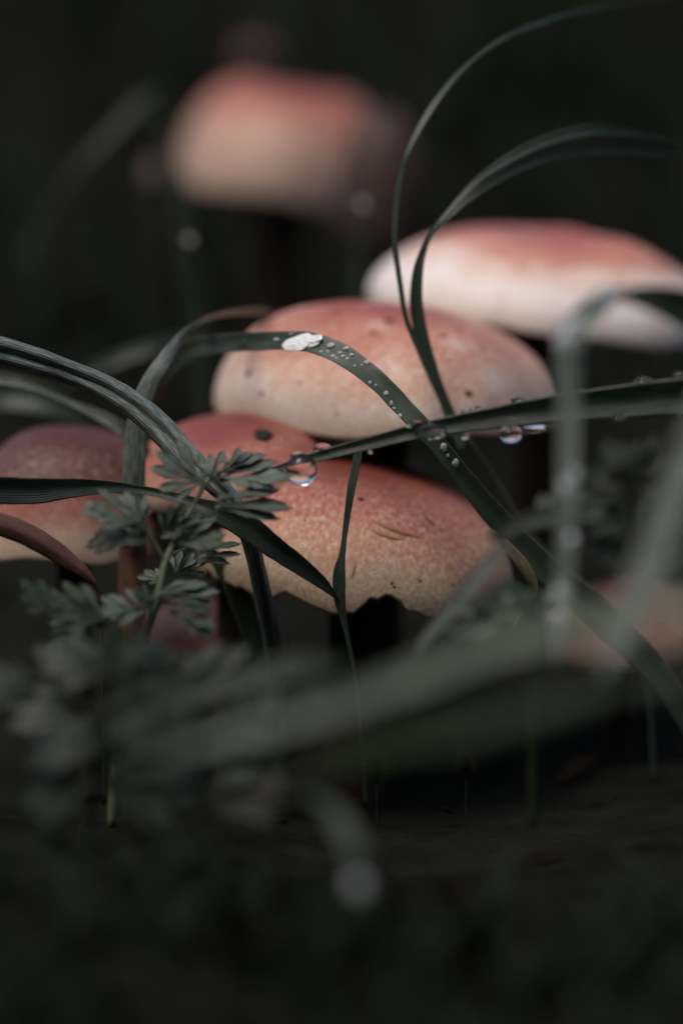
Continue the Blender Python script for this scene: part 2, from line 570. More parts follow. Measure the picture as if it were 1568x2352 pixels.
def blob(name, c, ax, ay, az, mat, parent=None, frame=None, seg=20, rings=12, lump=0.0, sag=0.0, label=None, cat=None, group=None):
    """ellipsoid with axes ax (right), ay (out), az (up) in a frame; sag makes it hang pear-shaped"""
    V, F = [], []
    fr = frame or Matrix.Identity(3)
    sd = rnd.random() * 30
    V.append(c + fr @ Vector((0, 0, az * (1 + sag))))
    for i in range(1, rings):
        th = i / rings * math.pi
        for j in range(seg):
            a = j / seg * 2 * math.pi
            k = 1 + (lump * noise.noise((math.cos(a) * 1.3 + sd, math.sin(a) * 1.3, th)) if lump else 0)
            zz = math.cos(th)
            pinch = 1 - sag * .9 * max(0, zz) if sag else 1
            V.append(c + fr @ Vector((math.sin(th) * math.cos(a) * ax * k * pinch, math.sin(th) * math.sin(a) * ay * k * pinch, zz * az * (1 + (sag if zz > 0 else 0)))))
    V.append(c + fr @ Vector((0, 0, -az)))
    for j in range(seg):
        F.append((0, 1 + j, 1 + (j + 1) % seg))
        F.append((len(V) - 1, len(V) - 2 - j, len(V) - 2 - (j + 1) % seg))
    for i in range(rings - 2):
        a = 1 + i * seg
        for j in range(seg):
            F.append((a + j, a + seg + j, a + seg + (j + 1) % seg, a + (j + 1) % seg))
    o = mesh_obj(name, V, F, mat, parent, None, c)
    if cat: tag(o, label, cat, group)
    return o


def frame_from(nor, along=Vector((1, 0, 0))):
    z = nor.normalized()
    x = (along - z * along.dot(z)).normalized()
    y = z.cross(x)
    return Matrix((x, y, z)).transposed()


def stain(name, bv, cap, u, v, ru, rv, mat, raised=.25, along=Vector((1, 0, 0)), label=None, lump=.5):
    """small flat spot lying in the skin of a cap"""
    loc, nor = hit(bv, u, v)
    if loc is None: return
    s = px((loc - CAM).dot(FWD))
    root = cap.parent
    o = blob(name, loc, ru * s, rv * s, raised * min(ru, rv) * s, mat, None, frame_from(nor, along), 18, 8, lump)
    o.parent = cap
    o.location = loc - root.location
    if label: o['label'] = label
    return o


# ------------------------------------------------------------------ the ground
def build_ground():
    xs = sorted(set([round(-1.2 + i * .03, 4) for i in range(81)] + [s * (1.2 + 1.0 * 1.42 ** i) for i in range(13) for s in (-1, 1)]))
    ys = sorted(set([round(-.6 + i * .03, 4) for i in range(140)] + [-.6 - 1.0 * 1.45 ** i for i in range(12)] + [3.6 + .6 * 1.5 ** i for i in range(13)]))
    V = [Vector((x, y, ground_z(x, y))) for y in ys for x in xs]
    nx = len(xs)
    F = [(j * nx + i, j * nx + i + 1, (j + 1) * nx + i + 1, (j + 1) * nx + i) for j in range(len(ys) - 1) for i in range(nx - 1)]
    tag(mesh_obj('forest_ground', V, F, M['soil']), 'dark damp soil of the forest floor rising behind the mushrooms', None, None, 'structure')


build_ground()

# ------------------------------------------------------------------ mushrooms
front, front_cap, front_bv = mushroom(
    'front mushroom in focus with ragged nibbled pale rim and scratches', 815, 1298, .612, 368, 238, cap_material('cap_front', SALMON, 1.7, .75, .7, .17, .5), tilt=(5, 5), rag=.07,
    notch=((10, 5.5, .13), (16, 2.6, .06), (5, 2.2, .05), (-24, 4, .04)), humps=((-60, .55, .5, .05), (70, .6, .4, -.05)), seed=1, stem_r=62)
middle, middle_cap, middle_bv = mushroom(
    'large domed salmon mushroom behind the arching wet blade with freckled cap', 880, 934, .636, 392, 240, cap_material('cap_middle', ROSY, 5.1, .8, .8, .3, .42, True), tilt=(5, 3), over=95, wob=.05,
    humps=((-30, .62, .35, -.05), (30, .8, .3, .05), (-75, .7, .3, .05), (100, .5, .3, -.04)), seed=2, stem_r=60)
rear, rear_cap, rear_bv = mushroom(
    'pale white mushroom with red crown at right, partly out of frame', 1254, 716, .695, 396, 180, cap_material('cap_rear', WHITE, 9.4, .5, .5, .19, .45, True), tilt=(6, 7), over=96, wob=.045,
    humps=((160, .35, .3, .10), (60, .45, .28, .13), (0, .2, .22, -.10), (-95, .5, .35, .06)), seed=3, stem_r=70)
far, far_cap, far_bv = mushroom(
    'blurred pinkish mushroom alone at the top, far behind', 640, 428, .93, 252, 230, cap_material('cap_far', [(.10, (.30, .075, .055)), (.45, (.42, .15, .10)), (.65, (.54, .33, .25)), (1.0, (.52, .38, .31))], 12.0, .3, .3, .22), tilt=(4, 9), power=.70, over=95, wob=.06,
    humps=((75, .55, .40, .09), (-80, .6, .35, .06), (0, .1, .25, -.08)), seed=4)
small, small_cap, small_bv = mushroom(
    'red mushroom with one round black hole beside the grey blade', 532, 1088, .611, 226, 126, cap_material('cap_small', [(.10, (.25, .055, .040)), (.55, (.40, .12, .085)), (.8, (.58, .30, .22)), (1.0, (.62, .46, .36))], 15.3, .5, .6, .22), tilt=(14, -7), power=.72, seed=5)
left, left_cap, left_bv = mushroom(
    'dark red mushroom with pale lower rim at the left edge', 170, 1215, .620, 236, 238, cap_material('cap_left', RED, 18.0, .4, .6, .14), tilt=(6, 0), power=.8, over=99, seed=6)
low, low_cap, low_bv = mushroom(
    'dim pink mushroom low under the parsley leaves', 474, 1490, .665, 175, 120, cap_material('cap_low', RED, 21.0, .3, .4, .2), tilt=(4, 0), seed=7)
side, side_cap, side_bv = mushroom(
    'half hidden reddish mushroom low at the right edge', 1440, 1462, .65, 190, 130, cap_material('cap_side', [(.1, (.10, .03, .022)), (.5, (.16, .05, .035)), (.8, (.30, .17, .12)), (1.0, (.36, .25, .18))], 24.0, .4, .4, .2), tilt=(6, -6), seed=8)  # cap colours darkened to stand for the shade down here
mushroom('dull brown mushroom leaning on the far pink one', 866, 490, .86, 104, 236, cap_material('cap_brown', [(.1, (.055, .024, .013)), (.6, (.035, .016, .011)), (1, (.02, .012, .01))], 27.0, .2, .3), tilt=(4, 4), power=.75, seed=9)
mushroom('tiny dark red mushroom peeping over the far pink one', 585, 128, .99, 46, 38, cap_material('cap_tiny', [(.1, (.06, .02, .016)), (1.0, (.09, .03, .024))], 30.0, .2, .3), tilt=(4, 0), seed=10)
mushroom('small pale mushroom at the left foot of the far pink one', 352, 408, .84, 20, 44, cap_material('cap_button', [(.1, (.14, .09, .08)), (1.0, (.17, .13, .115))], 33.0, .2, .3), tilt=(4, 0), seed=11)

# marks on the caps
for (u, v, a, b) in ((1076, 903, 9, 7), (858, 766, 8, 6), (892, 737, 14, 7), (775, 716, 15, 5), (1110, 803, 8, 4), (1018, 772, 12, 4), (570, 858, 8, 10), (600, 905, 6, 6), (687, 880, 4, 4), (1030, 830, 4, 3), (1052, 755, 10, 4)):
    stain('spot', middle_bv, middle_cap, u, v, a, b, M['spot'], .6)
stain('hole', small_bv, small_cap, 604, 1000, 21, 24, M['black'], .42, label='round black rotten hole')
stain('speck', front_bv, front_cap, 828, 1147, 8, 6, M['black'], .6)
for (u, v) in ((965, 1335), (700, 1195), (905, 1348), (900, 1340), (1040, 1345)):
    stain('speck', front_bv, front_cap, u, v, 4, 3, M['spot'], .4)


def scar(u0, v0, u1, v1, wd, mat, name='scar', bend=6):
    pts, rad = [], []
    for i in range(9):
        f = i / 8
        loc, nor = hit(front_bv, u0 + (u1 - u0) * f, v0 + (v1 - v0) * f + bend * math.sin(f * 3.1) + 2 * noise.noise((f * 5, u0, 0)))
        if loc is None: continue
        pts.append(loc - nor * wd * .35 * px(.58))
        rad.append(wd * px(.58) * (.25 + .75 * math.sin(math.pi * min(1, .06 + f * .9))))
    o = tube(name, pts, rad, mat, None, 8, 20)
    o.parent = front_cap
    o.location = o.location - front.location


scar(850, 1192, 975, 1236, 8.0, M['scar'])
scar(845, 1212, 930, 1240, 6.0, M['scar'])
scar(968, 1178, 1000, 1212, 3.0, M['black'], bend=2)
scar(760, 1142, 800, 1146, 1.2, M['black'], 'fibre', -6)
scar(818, 1285, 806, 1330, 3.2, M['scar'])

# ------------------------------------------------------------------ grass blades in and near the focus plane
G1D = lambda u: .556 - (u - 600) * .000010
g1 = blade('grass_blade', 'broad dark wet blade lying across the picture with hanging drops', [
    (1790, 880, 95, .540, -12), (1680, 893, 92, G1D(1680), -12), (1568, 908, 88, G1D(1568), -12), (1460, 918, 82, G1D(1460), -12), (1270, 938, 66, G1D(1270), -12), (1150, 956, 54, G1D(1150), -12),
    (1062, 970, 45, G1D(1062), -12), (947, 992, 37, G1D(947), -12), (860, 1014, 32, G1D(860), -12), (781, 1034, 28, G1D(781), -12), (700, 1056, 22, G1D(700), -12), (640, 1074, 13, G1D(640), -12), (560, 1096, 2, G1D(560), -12)],
    M['g_dark'], fold=.28, n=110, m=10)
g2 = blade('grass_blade', 'arching wet blade over the domed salmon mushroom with painted white glint', [
    (326, 1060, 40, .622), (334, 960, 44, .618), (366, 868, 48, .610), (432, 806, 48, .604), (508, 790, 45, .597), (589, 784, 42, .588), (659, 783, 44, .582, -15), (708, 787, 46, .579, -20), (766, 806, 48, .576, -20),
    (815, 835, 48, .574, -15), (872, 879, 46, .572), (921, 930, 45, .571), (966, 978, 44, .570), (1012, 1030, 42, .571), (1070, 1105, 46, .574), (1150, 1200, 54, .578), (1265, 1318, 66, .582), (1390, 1425, 74, .586), (1520, 1560, 60, .590), (1600, 1700, 40, .594)],
    M['g_mid'], fold=.22, n=150, m=10)
g3 = blade('grass_blade', 'grey arched blade standing upright beside the red mushroom with a hole', [
    (305, 1260, 55, .588), (306, 1130, 55, .586), (308, 1070, 53, .585), (313, 1000, 51, .584), (325, 930, 47, .583), (347, 875, 42, .583), (376, 830, 36, .584), (410, 783, 22, .588, 30), (442, 752, 13, .592, 55),
    (490, 729, 12, .600, 62), (540, 719, 13, .612, 60), (595, 716, 15, .626, 50), (628, 721, 6, .634, 45)], M['g_grey'], fold=-.2, n=110)
blade('sheath', 'reddish brown withered sheath', [(307, 1530, 40, .594), (306, 1400, 62, .592), (305, 1300, 66, .591), (305, 1200, 60, .590)], M['g_brown'], fold=-.45, parent=g3)
blade('stalk', None, [(309, 1880, 34, .600), (308, 1650, 38, .597), (307, 1490, 40, .5955)], M['g_shade'], fold=-.45, parent=g3)
g4 = blade('grass_blade', 'large silvery grooved blade sweeping down from the left edge', [
    (-120, 792, 62, .555), (-50, 796, 64, .557), (0, 806, 66, .560), (82, 829, 62, .563), (164, 857, 56, .566), (246, 893, 58, .567), (312, 935, 62, .567), (369, 984, 64, .567), (425, 1047, 62, .566),
    (478, 1095, 54, .565), (530, 1150, 46, .566), (570, 1230, 40, .568), (600, 1350, 40, .575), (625, 1480, 40, .585), (640, 1700, 34, .60), (648, 1870, 26, .61)], M['g_grey'], fold=.6, n=120, m=16, gull=True)
g5 = blade('grass_blade', 'dark drooping blade across the left and down over the front mushroom', [
    (-150, 1120, 70, .553, 12), (-60, 1122, 68, .556, 12), (0, 1124, 64, .558, 12), (80, 1126, 60, .560, 12), (160, 1120, 46, .562, 12), (240, 1117, 30, .564, 12), (300, 1122, 22, .565, 12), (360, 1131, 20, .565, 12), (440, 1152, 26, .564, 12),
    (500, 1175, 48, .563, 12), (565, 1207, 60, .563, 12), (630, 1256, 52, .563, 12), (690, 1299, 42, .564, 12), (738, 1337, 28, .565, 12), (766, 1366, 12, .566, 12), (780, 1384, 3, .567, 12)], M['g_dark'], fold=.3, n=120, m=10)
blade('grass_blade', 'slim twisted blade hanging in front of the front mushroom', [
    (823, 1032, 19, 0.566), (818, 1065, 20, 0.566), (806, 1126, 19, 0.566), (793, 1216, 13, 0.567), (786, 1272, 15, 0.567), (779, 1315, 28, 0.567), (780, 1375, 27, 0.568), (790, 1430, 14, 0.569), (805, 1500, 9, 0.570), (816, 1565, 8, 0.572), (830, 1700, 8, 0.576), (840, 1850, 8, 0.581)],
    M['g_mid'], fold=.2, n=80)
blade('grass_blade', 'tall hair-thin blade curving up to the top right', [
    (1062, 1030, 18, .592), (1045, 990, 17, .592), (1027, 950, 16, .592), (1007, 900, 14, .591), (982, 850, 13, .590), (952, 780, 13, .589), (932, 730, 12, .588), (922, 675, 12, .587), (907, 558, 13, .586), (910, 473, 14, .586), (921, 402, 13, .586),
    (940, 340, 13, .586), (983, 260, 17, .588), (1035, 189, 13, .591), (1092, 132, 9, .595), (1158, 87, 12, .60), (1229, 57, 13, .606), (1300, 33, 8, .615), (1400, 12, 6, .63), (1540, -8, 3, .65)],
    M['g_mid'], fold=.25, n=130, m=4)
g8 = blade('grass_blade', 'folded double blade arching right above the pale mushroom', [
    (1060, 1010, 16, .596), (1050, 985, 18, .595), (1032, 946, 22, .594), (1005, 886, 26, .593), (986, 835, 31, .592), (968, 770, 32, .591), (957, 710, 31, .590), (956, 660, 28, .589), (962, 609, 22, .588), (976, 562, 13, .588, 30), (996, 530, 12, .588, 30),
    (1054, 473, 15, .590), (1111, 430, 20, .592), (1182, 388, 22, .595), (1252, 362, 20, .598), (1323, 348, 17, .602), (1394, 346, 13, .607), (1490, 352, 9, .615), (1620, 364, 3, .63)],
    M['g_mid'], fold=.3, n=140)
blade('leaf_half', None, [(974, 575, 8, .5875), (996, 527, 11, .5872), (1025, 490, 11, .5875), (1092, 417, 14, .590), (1158, 370, 22, .593), (1229, 332, 26, .596), (1300, 308, 28, .599), (1371, 297, 25, .602), (1441, 303, 18, .606), (1512, 315, 10, .611), (1568, 327, 6, .616), (1660, 346, 3, .625)],
      M['g_mid'], fold=.3, n=90, parent=g8)
blade('grass_blade', 'thin pale blade behind the silvery grooved one at left', [(-60, 862, 30, .60), (40, 878, 22, .60), (110, 902, 12, .60), (165, 926, 14, .60), (222, 951, 24, .60), (280, 985, 30, .60), (330, 1030, 26, .604), (350, 1120, 20, .61)], M['g_grey'], fold=.4)
blade('grass_blade', 'dark broad blade in shade at the left edge above the dark red mushroom', [(-90, 920, 90, .655), (0, 905, 85, .65), (80, 915, 70, .648), (150, 940, 50, .648), (210, 985, 36, .65), (250, 1100, 26, .655)], M['g_dark'], fold=.3)
blade('grass_blade', 'blurred blade rising behind the grey arched blade', [(150, 880, 26, .685), (205, 853, 30, .68), (290, 818, 32, .678), (370, 790, 28, .68), (440, 775, 20, .69), (520, 780, 10, .70)], M['g_mid'], fold=.3)
blade('grass_blade', 'stiff dark stalk standing between the low pink mushroom and the front one', [(640, 1860, 30, .60), (610, 1600, 44, .598), (585, 1480, 48, .596), (560, 1400, 52, .594), (530, 1335, 46, .592), (490, 1275, 30, .590), (440, 1230, 14, .59)], M['g_dark'], fold=.4)
blade('grass_blade', 'very thin strand slanting down behind the broad wet blade', [(1060, 985, 7, .60), (1085, 1018, 7, .60), (1142, 1102, 7, .602), (1200, 1200, 7, .604), (1280, 1290, 7, .606), (1380, 1380, 8, .608), (1480, 1560, 8, .612), (1500, 1800, 8, .615)], M['g_mid'], fold=.3, m=4)
blade('withered_leaf', 'curled pale brown leaf at the right rim of the front mushroom', [(1120, 1215, 10, .574), (1150, 1240, 18, .573), (1187, 1279, 24, .572), (1213, 1318, 27, .572), (1222, 1352, 26, .573), (1208, 1382, 20, .575), (1192, 1412, 12, .577), (1180, 1440, 3, .579)], leaf_material('leaf_tan', (.20, .15, .105), (.34, .28, .21), .45, brown=.2), fold=.5, cat='withered leaf')
blade('withered_leaf', 'dark red withered leaf drooping at the lower left edge', [(-90, 1185, 40, .556), (-20, 1198, 52, .556), (50, 1222, 54, .557), (110, 1255, 50, .558), (160, 1290, 40, .559), (200, 1322, 24, .56), (225, 1365, 10, .562), (235, 1500, 6, .568), (238, 1850, 6, .58)], M['g_brown'], fold=-.5, cat='withered leaf')

# blurred blades nearer the camera
blade('grass_blade', 'blurred pale blade bending down in front of the pale mushroom', [
    (1455, 664, 14, 0.484), (1400, 684, 40, 0.483), (1362, 712, 62, 0.482), (1328, 748, 65, 0.481), (1308, 800, 67, 0.481), (1306, 880, 60, 0.481), (1306, 1000, 53, 0.481), (1302, 1150, 48, 0.481), (1297, 1300, 43, 0.481), (1290, 1400, 42, 0.480), (1284, 1470, 26, 0.479), (1280, 1520, 3, 0.478)],
    M['g_pale'], fold=.25, n=120)
blade('grass_blade', 'dark drooping blurred leaf tip over the right end of the pale mushroom', [(1820, 880, 130, 0.492), (1680, 765, 116, 0.489), (1580, 712, 96, 0.487), (1510, 688, 70, 0.485), (1450, 680, 40, 0.484), (1400, 686, 6, 0.484)], M['g_dark'], fold=.25)
blade('grass_blade', 'very blurred upright grey blade at the right edge', [(1680, 800, 50, 0.443), (1610, 960, 66, 0.442), (1545, 1150, 78, 0.440), (1485, 1310, 80, 0.438), (1430, 1440, 66, 0.436), (1400, 1510, 36, 0.435), (1380, 1560, 3, 0.434)], M['g_grey'], fold=.25)
blade('grass_blade', 'big blurred pale blade running diagonally through the foreground', [
    (300, 1765, 3, 0.399), (370, 1735, 20, 0.398), (450, 1708, 30, 0.397), (600, 1672, 41, 0.395), (780, 1620, 50, 0.393), (960, 1552, 57, 0.391), (1130, 1486, 63, 0.389), (1300, 1440, 62, 0.387), (1500, 1404, 57, 0.385), (1720, 1370, 56, 0.383), (1850, 1350, 40, 0.381)], leaf_material('grass_silver', (.11, .16, .10), (.29, .35, .29), .38, bloom=.7), fold=.22)
blade('grass_blade', 'blurred grey blade below the big diagonal one at right', [(980, 1730, 6, 0.370), (1100, 1668, 15, 0.368), (1200, 1625, 22, 0.366), (1330, 1582, 27, 0.364), (1480, 1546, 27, 0.360), (1640, 1512, 24, 0.357), (1800, 1480, 18, 0.355)], M['g_mid'], fold=.25)
blade('grass_blade', 'green blurred blade above the big diagonal one at left', [(230, 1700, 6, .45), (350, 1640, 26, .45), (470, 1588, 44, .45), (600, 1548, 46, .45), (710, 1528, 44, .45), (800, 1520, 10, .452)], leaf_material('grass_green', (.024, .046, .020), (.055, .09, .048), .5, bloom=.3), fold=.25)
blade('grass_blade', 'mossy green blurred blade under the big diagonal one', [(640, 1800, 20, 0.405), (800, 1735, 60, 0.403), (960, 1690, 84, 0.401), (1100, 1660, 80, 0.399), (1240, 1640, 54, 0.397), (1400, 1600, 10, 0.395)], leaf_material('grass_moss', (.018, .032, .010), (.035, .055, .022), .7, bloom=.3, spec=.15), fold=.25)
blade('withered_leaf', 'brown blurred leaf under the big diagonal blade', [(520, 1900, 14, 0.410), (600, 1830, 34, 0.410), (700, 1770, 44, 0.409), (800, 1715, 34, 0.408), (900, 1680, 12, 0.408)], leaf_material('leaf_dull', (.03, .018, .011), (.06, .04, .028), .7, bloom=.3, spec=.2), fold=.3, cat='withered leaf')
blade('grass_blade', 'dim bluish blade far behind at the upper left', [(40, 620, 8, .80), (130, 450, 7, .80), (190, 370, 14, .80), (270, 285, 20, .802), (335, 222, 20, .805), (380, 190, 4, .81)], M['g_dark'], fold=.25)
blade('grass_blade', 'dim green blade beside the far pink mushroom', [(450, 760, 24, .82), (425, 560, 24, .815), (410, 420, 24, .812), (388, 330, 18, .81), (372, 260, 6, .81)], M['g_mid'], fold=.25)

# ------------------------------------------------------------------ water
def drop_on(bv, u, v, ru, rv, label, group, flat=.55):
    loc, nor = hit(bv, u, v)
    if loc is None:
        return
    s = px((loc - CAM).dot(FWD))
    fr = frame_from(nor)
    fz = fr.col[2]
    r = min(ru, rv) * s
    return blob('water_drop', loc + Vector(fz) * r * flat * .45, ru * s, rv * s, r * flat, M['dew'] if max(ru, rv) < 12.5 else M['water'], None, fr, 24, 14, .3, 0, label, 'water drop', group)


def drop_at(u, v, d, ru, rv, label, group, sag=0.0, mat='water'):
    s = px(d)
    return blob('water_drop', P(u, v, d), ru * s, (ru * .9) * s, rv * s, M[mat], None, None, 32, 20, .03, sag, label, 'water drop', group)


GD = 'dew drops on the broad wet blade'
b1, b2 = bvh_of(g1), bvh_of(g2)
drop_at(692, 1080, G1D(692) - .001, 37, 36, 'largest drop hanging under the broad wet blade near its tip', GD, .12)
drop_at(609, 1098, G1D(609) - .001, 19, 14, 'drop under the tip of the broad wet blade, left of the largest', GD)
drop_at(683, 1047, G1D(683) + .001, 17, 11, 'small pink drop sitting on the blade above the largest drop', GD)
drop_at(741, 1032, G1D(741) + .001, 23, 14, 'rounded pink drop on top of the blade, right of the largest', GD)
drop_at(1173, 998, G1D(1173), 26, 20, 'round clear drop hanging under the middle of the broad wet blade', GD, .1)
drop_at(1067, 1002, G1D(1067), 10, 9, 'small drop hanging left of the round clear one', GD)
drop_at(1226, 984, G1D(1226) + .002, 30, 11, 'long flat drop under the blade beside the upright pale blade', GD)
drop_at(850, 1038, G1D(850), 6, 5, 'tiny drop under the blade beside the slim twisted one', GD)
drop_at(1190, 921, G1D(1190) + .001, 18, 9, 'low dark drop on the upper edge of the broad wet blade', GD)
for (u, v, r, w_) in ((1064, 947, 7, 'leftmost'), (1081, 943, 6, 'second'), (1098, 938, 8, 'largest'), (1120, 934, 4, 'smallest, rightmost')):
    drop_at(u, v, G1D(u), r, r * .8, w_ + ' bead in the row on the upper edge of the broad blade', 'beads on the upper edge of the broad blade')
drop_at(1327, 903, G1D(1327), 11, 9, 'drop on the broad blade just behind the upright pale blade', GD)
drop_at(1478, 880, G1D(1478), 24, 15, 'clear domed drop on the upper edge near the right end', GD)
drop_at(1562, 866, G1D(1562), 16, 12, 'drop on the upper edge of the broad blade at the frame edge', GD)
drop_at(1420, 958, G1D(1420) - .001, 19, 8, 'flat bright drop under the right end of the broad blade', GD)
drop_at(1565, 952, G1D(1565) - .001, 14, 7, 'bright drop under the broad blade at the frame edge', GD)
drop_on(b1, 990, 990, 34, 20, 'wide flat clear drop lying on the broad blade', GD, .5)
drop_on(b1, 962, 972, 22, 10, 'small pinkish drop where the two wet blades cross', GD, .8)
drop_on(b1, 940, 980, 8, 5, 'bright bead left of the crossing of the wet blades', GD, .8)
drop_on(b1, 1015, 1000, 7, 6, 'bead under the wide flat drop', GD, .8)
for (u, v, r, w_) in ((1018, 1026, 8, 'upper larger'), (1046, 1063, 8, 'lower larger'), (1028, 1046, 4, 'small middle')):
    drop_on(b2, u, v, r, r * 1.2, w_ + ' bead on the arching blade just below the crossing', 'beads on the arching blade below the crossing', .5)
A2 = 'dew beads on the arching wet blade'
BEADS = {(760, 793): 'largest dew bead just right of the painted white glint', (795, 800): 'oval dew bead at the upper edge of the arching blade, second from the painted glint',
         (843, 832): 'round dew bead alone near the upper edge of the arching blade', (765, 818): 'dew bead in the small cluster close to the lower edge of the arching blade',
         (808, 815): 'dew bead at the right end of the small cluster right of the painted glint', (886, 903): 'larger dew bead halfway down the falling half of the arching blade',
         (918, 955): 'lowest dew bead on the arching blade, just above the crossing', (635, 780): 'dew bead just left of the painted white glint', (668, 766): 'slim dew bead on the top edge above the painted glint',
         (556, 790): 'broad faint dew drop at the left end of the arching blade, upper of two', (552, 815): 'broad faint dew drop at the left end of the arching blade, lower of two'}
for (u, v, a, b) in ((760, 793, 11, 6), (795, 800, 8, 5), (787, 818, 5, 4), (765, 818, 6, 4), (808, 815, 6, 4), (843, 832, 8, 6), (797, 823, 5, 3), (737, 807, 5, 3), (780, 810, 5, 3), (815, 840, 4, 3), (850, 878, 4, 4), (886, 903, 6, 5),
                     (898, 925, 4, 5), (918, 955, 5, 5), (752, 807, 4, 3), (772, 822, 3, 3), (830, 838, 3, 3), (862, 884, 3, 3), (905, 938, 3, 3), (635, 780, 9, 5), (668, 766, 6, 3), (556, 790, 12, 14), (552, 815, 10, 8)):
    drop_on(b2, u, v, a, b, BEADS.get((u, v), 'tiny dew bead on the arching wet blade'), A2, .5)
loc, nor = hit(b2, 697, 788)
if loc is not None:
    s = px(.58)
    blob('glint', loc + nor * .0004, 44 * s, 20 * s, 4.5 * s, M['glint_white'], None, frame_from(nor), 48, 16, .6, 0, 'painted white sky glint on top of the arching wet blade', 'glint')  # white lump painted in place of sky shining off water
PB = 'blurred drops on the upright pale blade'
for (u, v, d, r, lb) in ((1302, 752, 0.480, 13, 'upper blurred drop where the pale blade bends down'), (1296, 785, 0.479, 15, 'lower blurred drop where the pale blade bends down'), (1330, 745, 0.480, 11, 'blurred drop on the right of the bend of the pale blade'),
                         (1390, 672, 0.481, 11, 'blurred drop on the crest of the bent pale blade'), (1300, 1118, 0.479, 11, 'blurred drop halfway down the upright pale blade'), (1320, 1090, 0.479, 10, 'faint blurred drop right of the middle of the pale blade'),
                         (1285, 1365, 0.478, 12, 'upper of the blurred drops low on the pale blade'), (1280, 1415, 0.477, 14, 'lowest blurred drop on the pale blade'), (1312, 1240, 0.479, 10, 'faint blurred drop on the lower half of the pale blade')):
    drop_at(u, v, d - .003, r * (1.6 if v < 800 else 1.35), r * (1.6 if v < 800 else 1.35), lb, PB, 0, 'dew')
drop_at(822, 2035, .418, 23, 23, 'big blurred drop low in the dark foreground', 'blurred drops in the dark', 0, 'dew')
drop_at(435, 552, .70, 10, 10, 'blurred drop in the dark left of the middle mushroom', 'blurred drops in the dark', 0, 'dew')
drop_at(832, 470, .72, 10, 10, 'blurred drop below the far pink mushroom', 'blurred drops in the dark', 0, 'dew')
# the blades those drops sit on
blade('grass_blade', 'dark blurred blade carrying the big blurred drop in the foreground', [(700, 2400, 40, 0.423), (740, 2200, 44, 0.422), (790, 2070, 40, 0.421), (815, 1990, 36, 0.421), (800, 1920, 40, 0.423), (760, 1860, 30, 0.426), (700, 1820, 10, 0.431)], M['g_dark'], fold=.3)
blade('grass_blade', 'dark blade holding a blurred drop left of the middle mushroom', [(470, 1000, 20, .71), (450, 760, 22, .708), (440, 600, 20, .705), (436, 540, 12, .703), (432, 480, 4, .702)], M['g_dark'], fold=.3)
blade('grass_blade', 'dark blade holding a blurred drop below the far pink mushroom', [(800, 900, 20, .73), (815, 660, 20, .728), (828, 520, 16, .725), (834, 460, 10, .722), (838, 410, 3, .72)], M['g_dark'], fold=.3)


# ------------------------------------------------------------------ parsley-like plants
def leaflet(parent, u, v, d, ang, size, mat, lobes=5, spread=62, droop=.25, roll=0.0, seed=0):
    """deeply lobed leaf: base at (u, v, d), pointing at ang degrees in the picture plane (0 right, 90 up), size in px; leans in depth"""
    s = px(d) * size
    c = P(u, v, d)
    ax = (Vector((1, 0, 0)) * math.cos(R(ang)) + UP * math.sin(R(ang)))
    lean = -FWD
    ax = (ax + lean * .35 * math.sin(seed * 2.3)).normalized()
    sidev = ax.cross(lean).normalized()
    up = sidev.cross(ax).normalized()
    rot = Matrix.Rotation(R(roll if math.cos(R(ang)) < 0 else -abs(roll)), 3, ax)
    sidev, up = rot @ sidev, rot @ up
    V, F, UV = [], [], []
    r2 = random.Random(seed * 13 + 5)
    rows, cols = 10, 6
    lobes += 1
    for k in range(lobes):
        q = (k / (lobes - 1) * 2 - 1) if lobes > 1 else 0
        a = R(q * spread + r2.uniform(-6, 6))
        L = s * (1 - .38 * abs(q) ** 1.5) * r2.uniform(.88, 1.08)
        W = L * .135 * r2.uniform(.9, 1.15)
        da, db = math.cos(a), math.sin(a)
        st = len(V)
        for i in range(rows + 1):
            f = i / rows
            for j in range(cols + 1):
                p = j / cols * 2 - 1
                wv = W * (.20 + .80 * smooth(.22, .78, f))
                # rounded three-toothed end
                ff = f - (.16 * p * p + .09 * abs(math.sin(p * 4.7))) * smooth(.5, 1, f)
                xx, yy = ff * L, p * wv * (1 - .25 * smooth(.85, 1, f))
                lx, ly = xx * da - yy * db, xx * db + yy * da
                h = -droop * s * (ff * ff) * .6 + .10 * W * p * p + .02 * s * math.sin(k * 2.1 + seed) * ff + .012 * s * noise.noise((lx / s * 4, ly / s * 4, seed))
                V.append(c + ax * lx + sidev * ly + up * (h + .0015 * math.cos(k)))
                UV.append((p * .5 + .5, f))
        for i in range(rows):
            for j in range(cols):
                b = st + i * (cols + 1) + j
                F.append((b, b + 1, b + cols + 2, b + cols + 1))
    o = mesh_obj('leaflet', V, F, mat, parent, UV)
    so_ = o.modifiers.new('thickness', 'SOLIDIFY')
    so_.thickness = .00012
    return o


def stalk(parent, pts, mat, name='stalk'):
    return tube(name, [P(u, v, d) for (u, v, w_, d) in pts], [w_ * .5 * px(d) for (u, v, w_, d) in pts], mat, parent, 10)


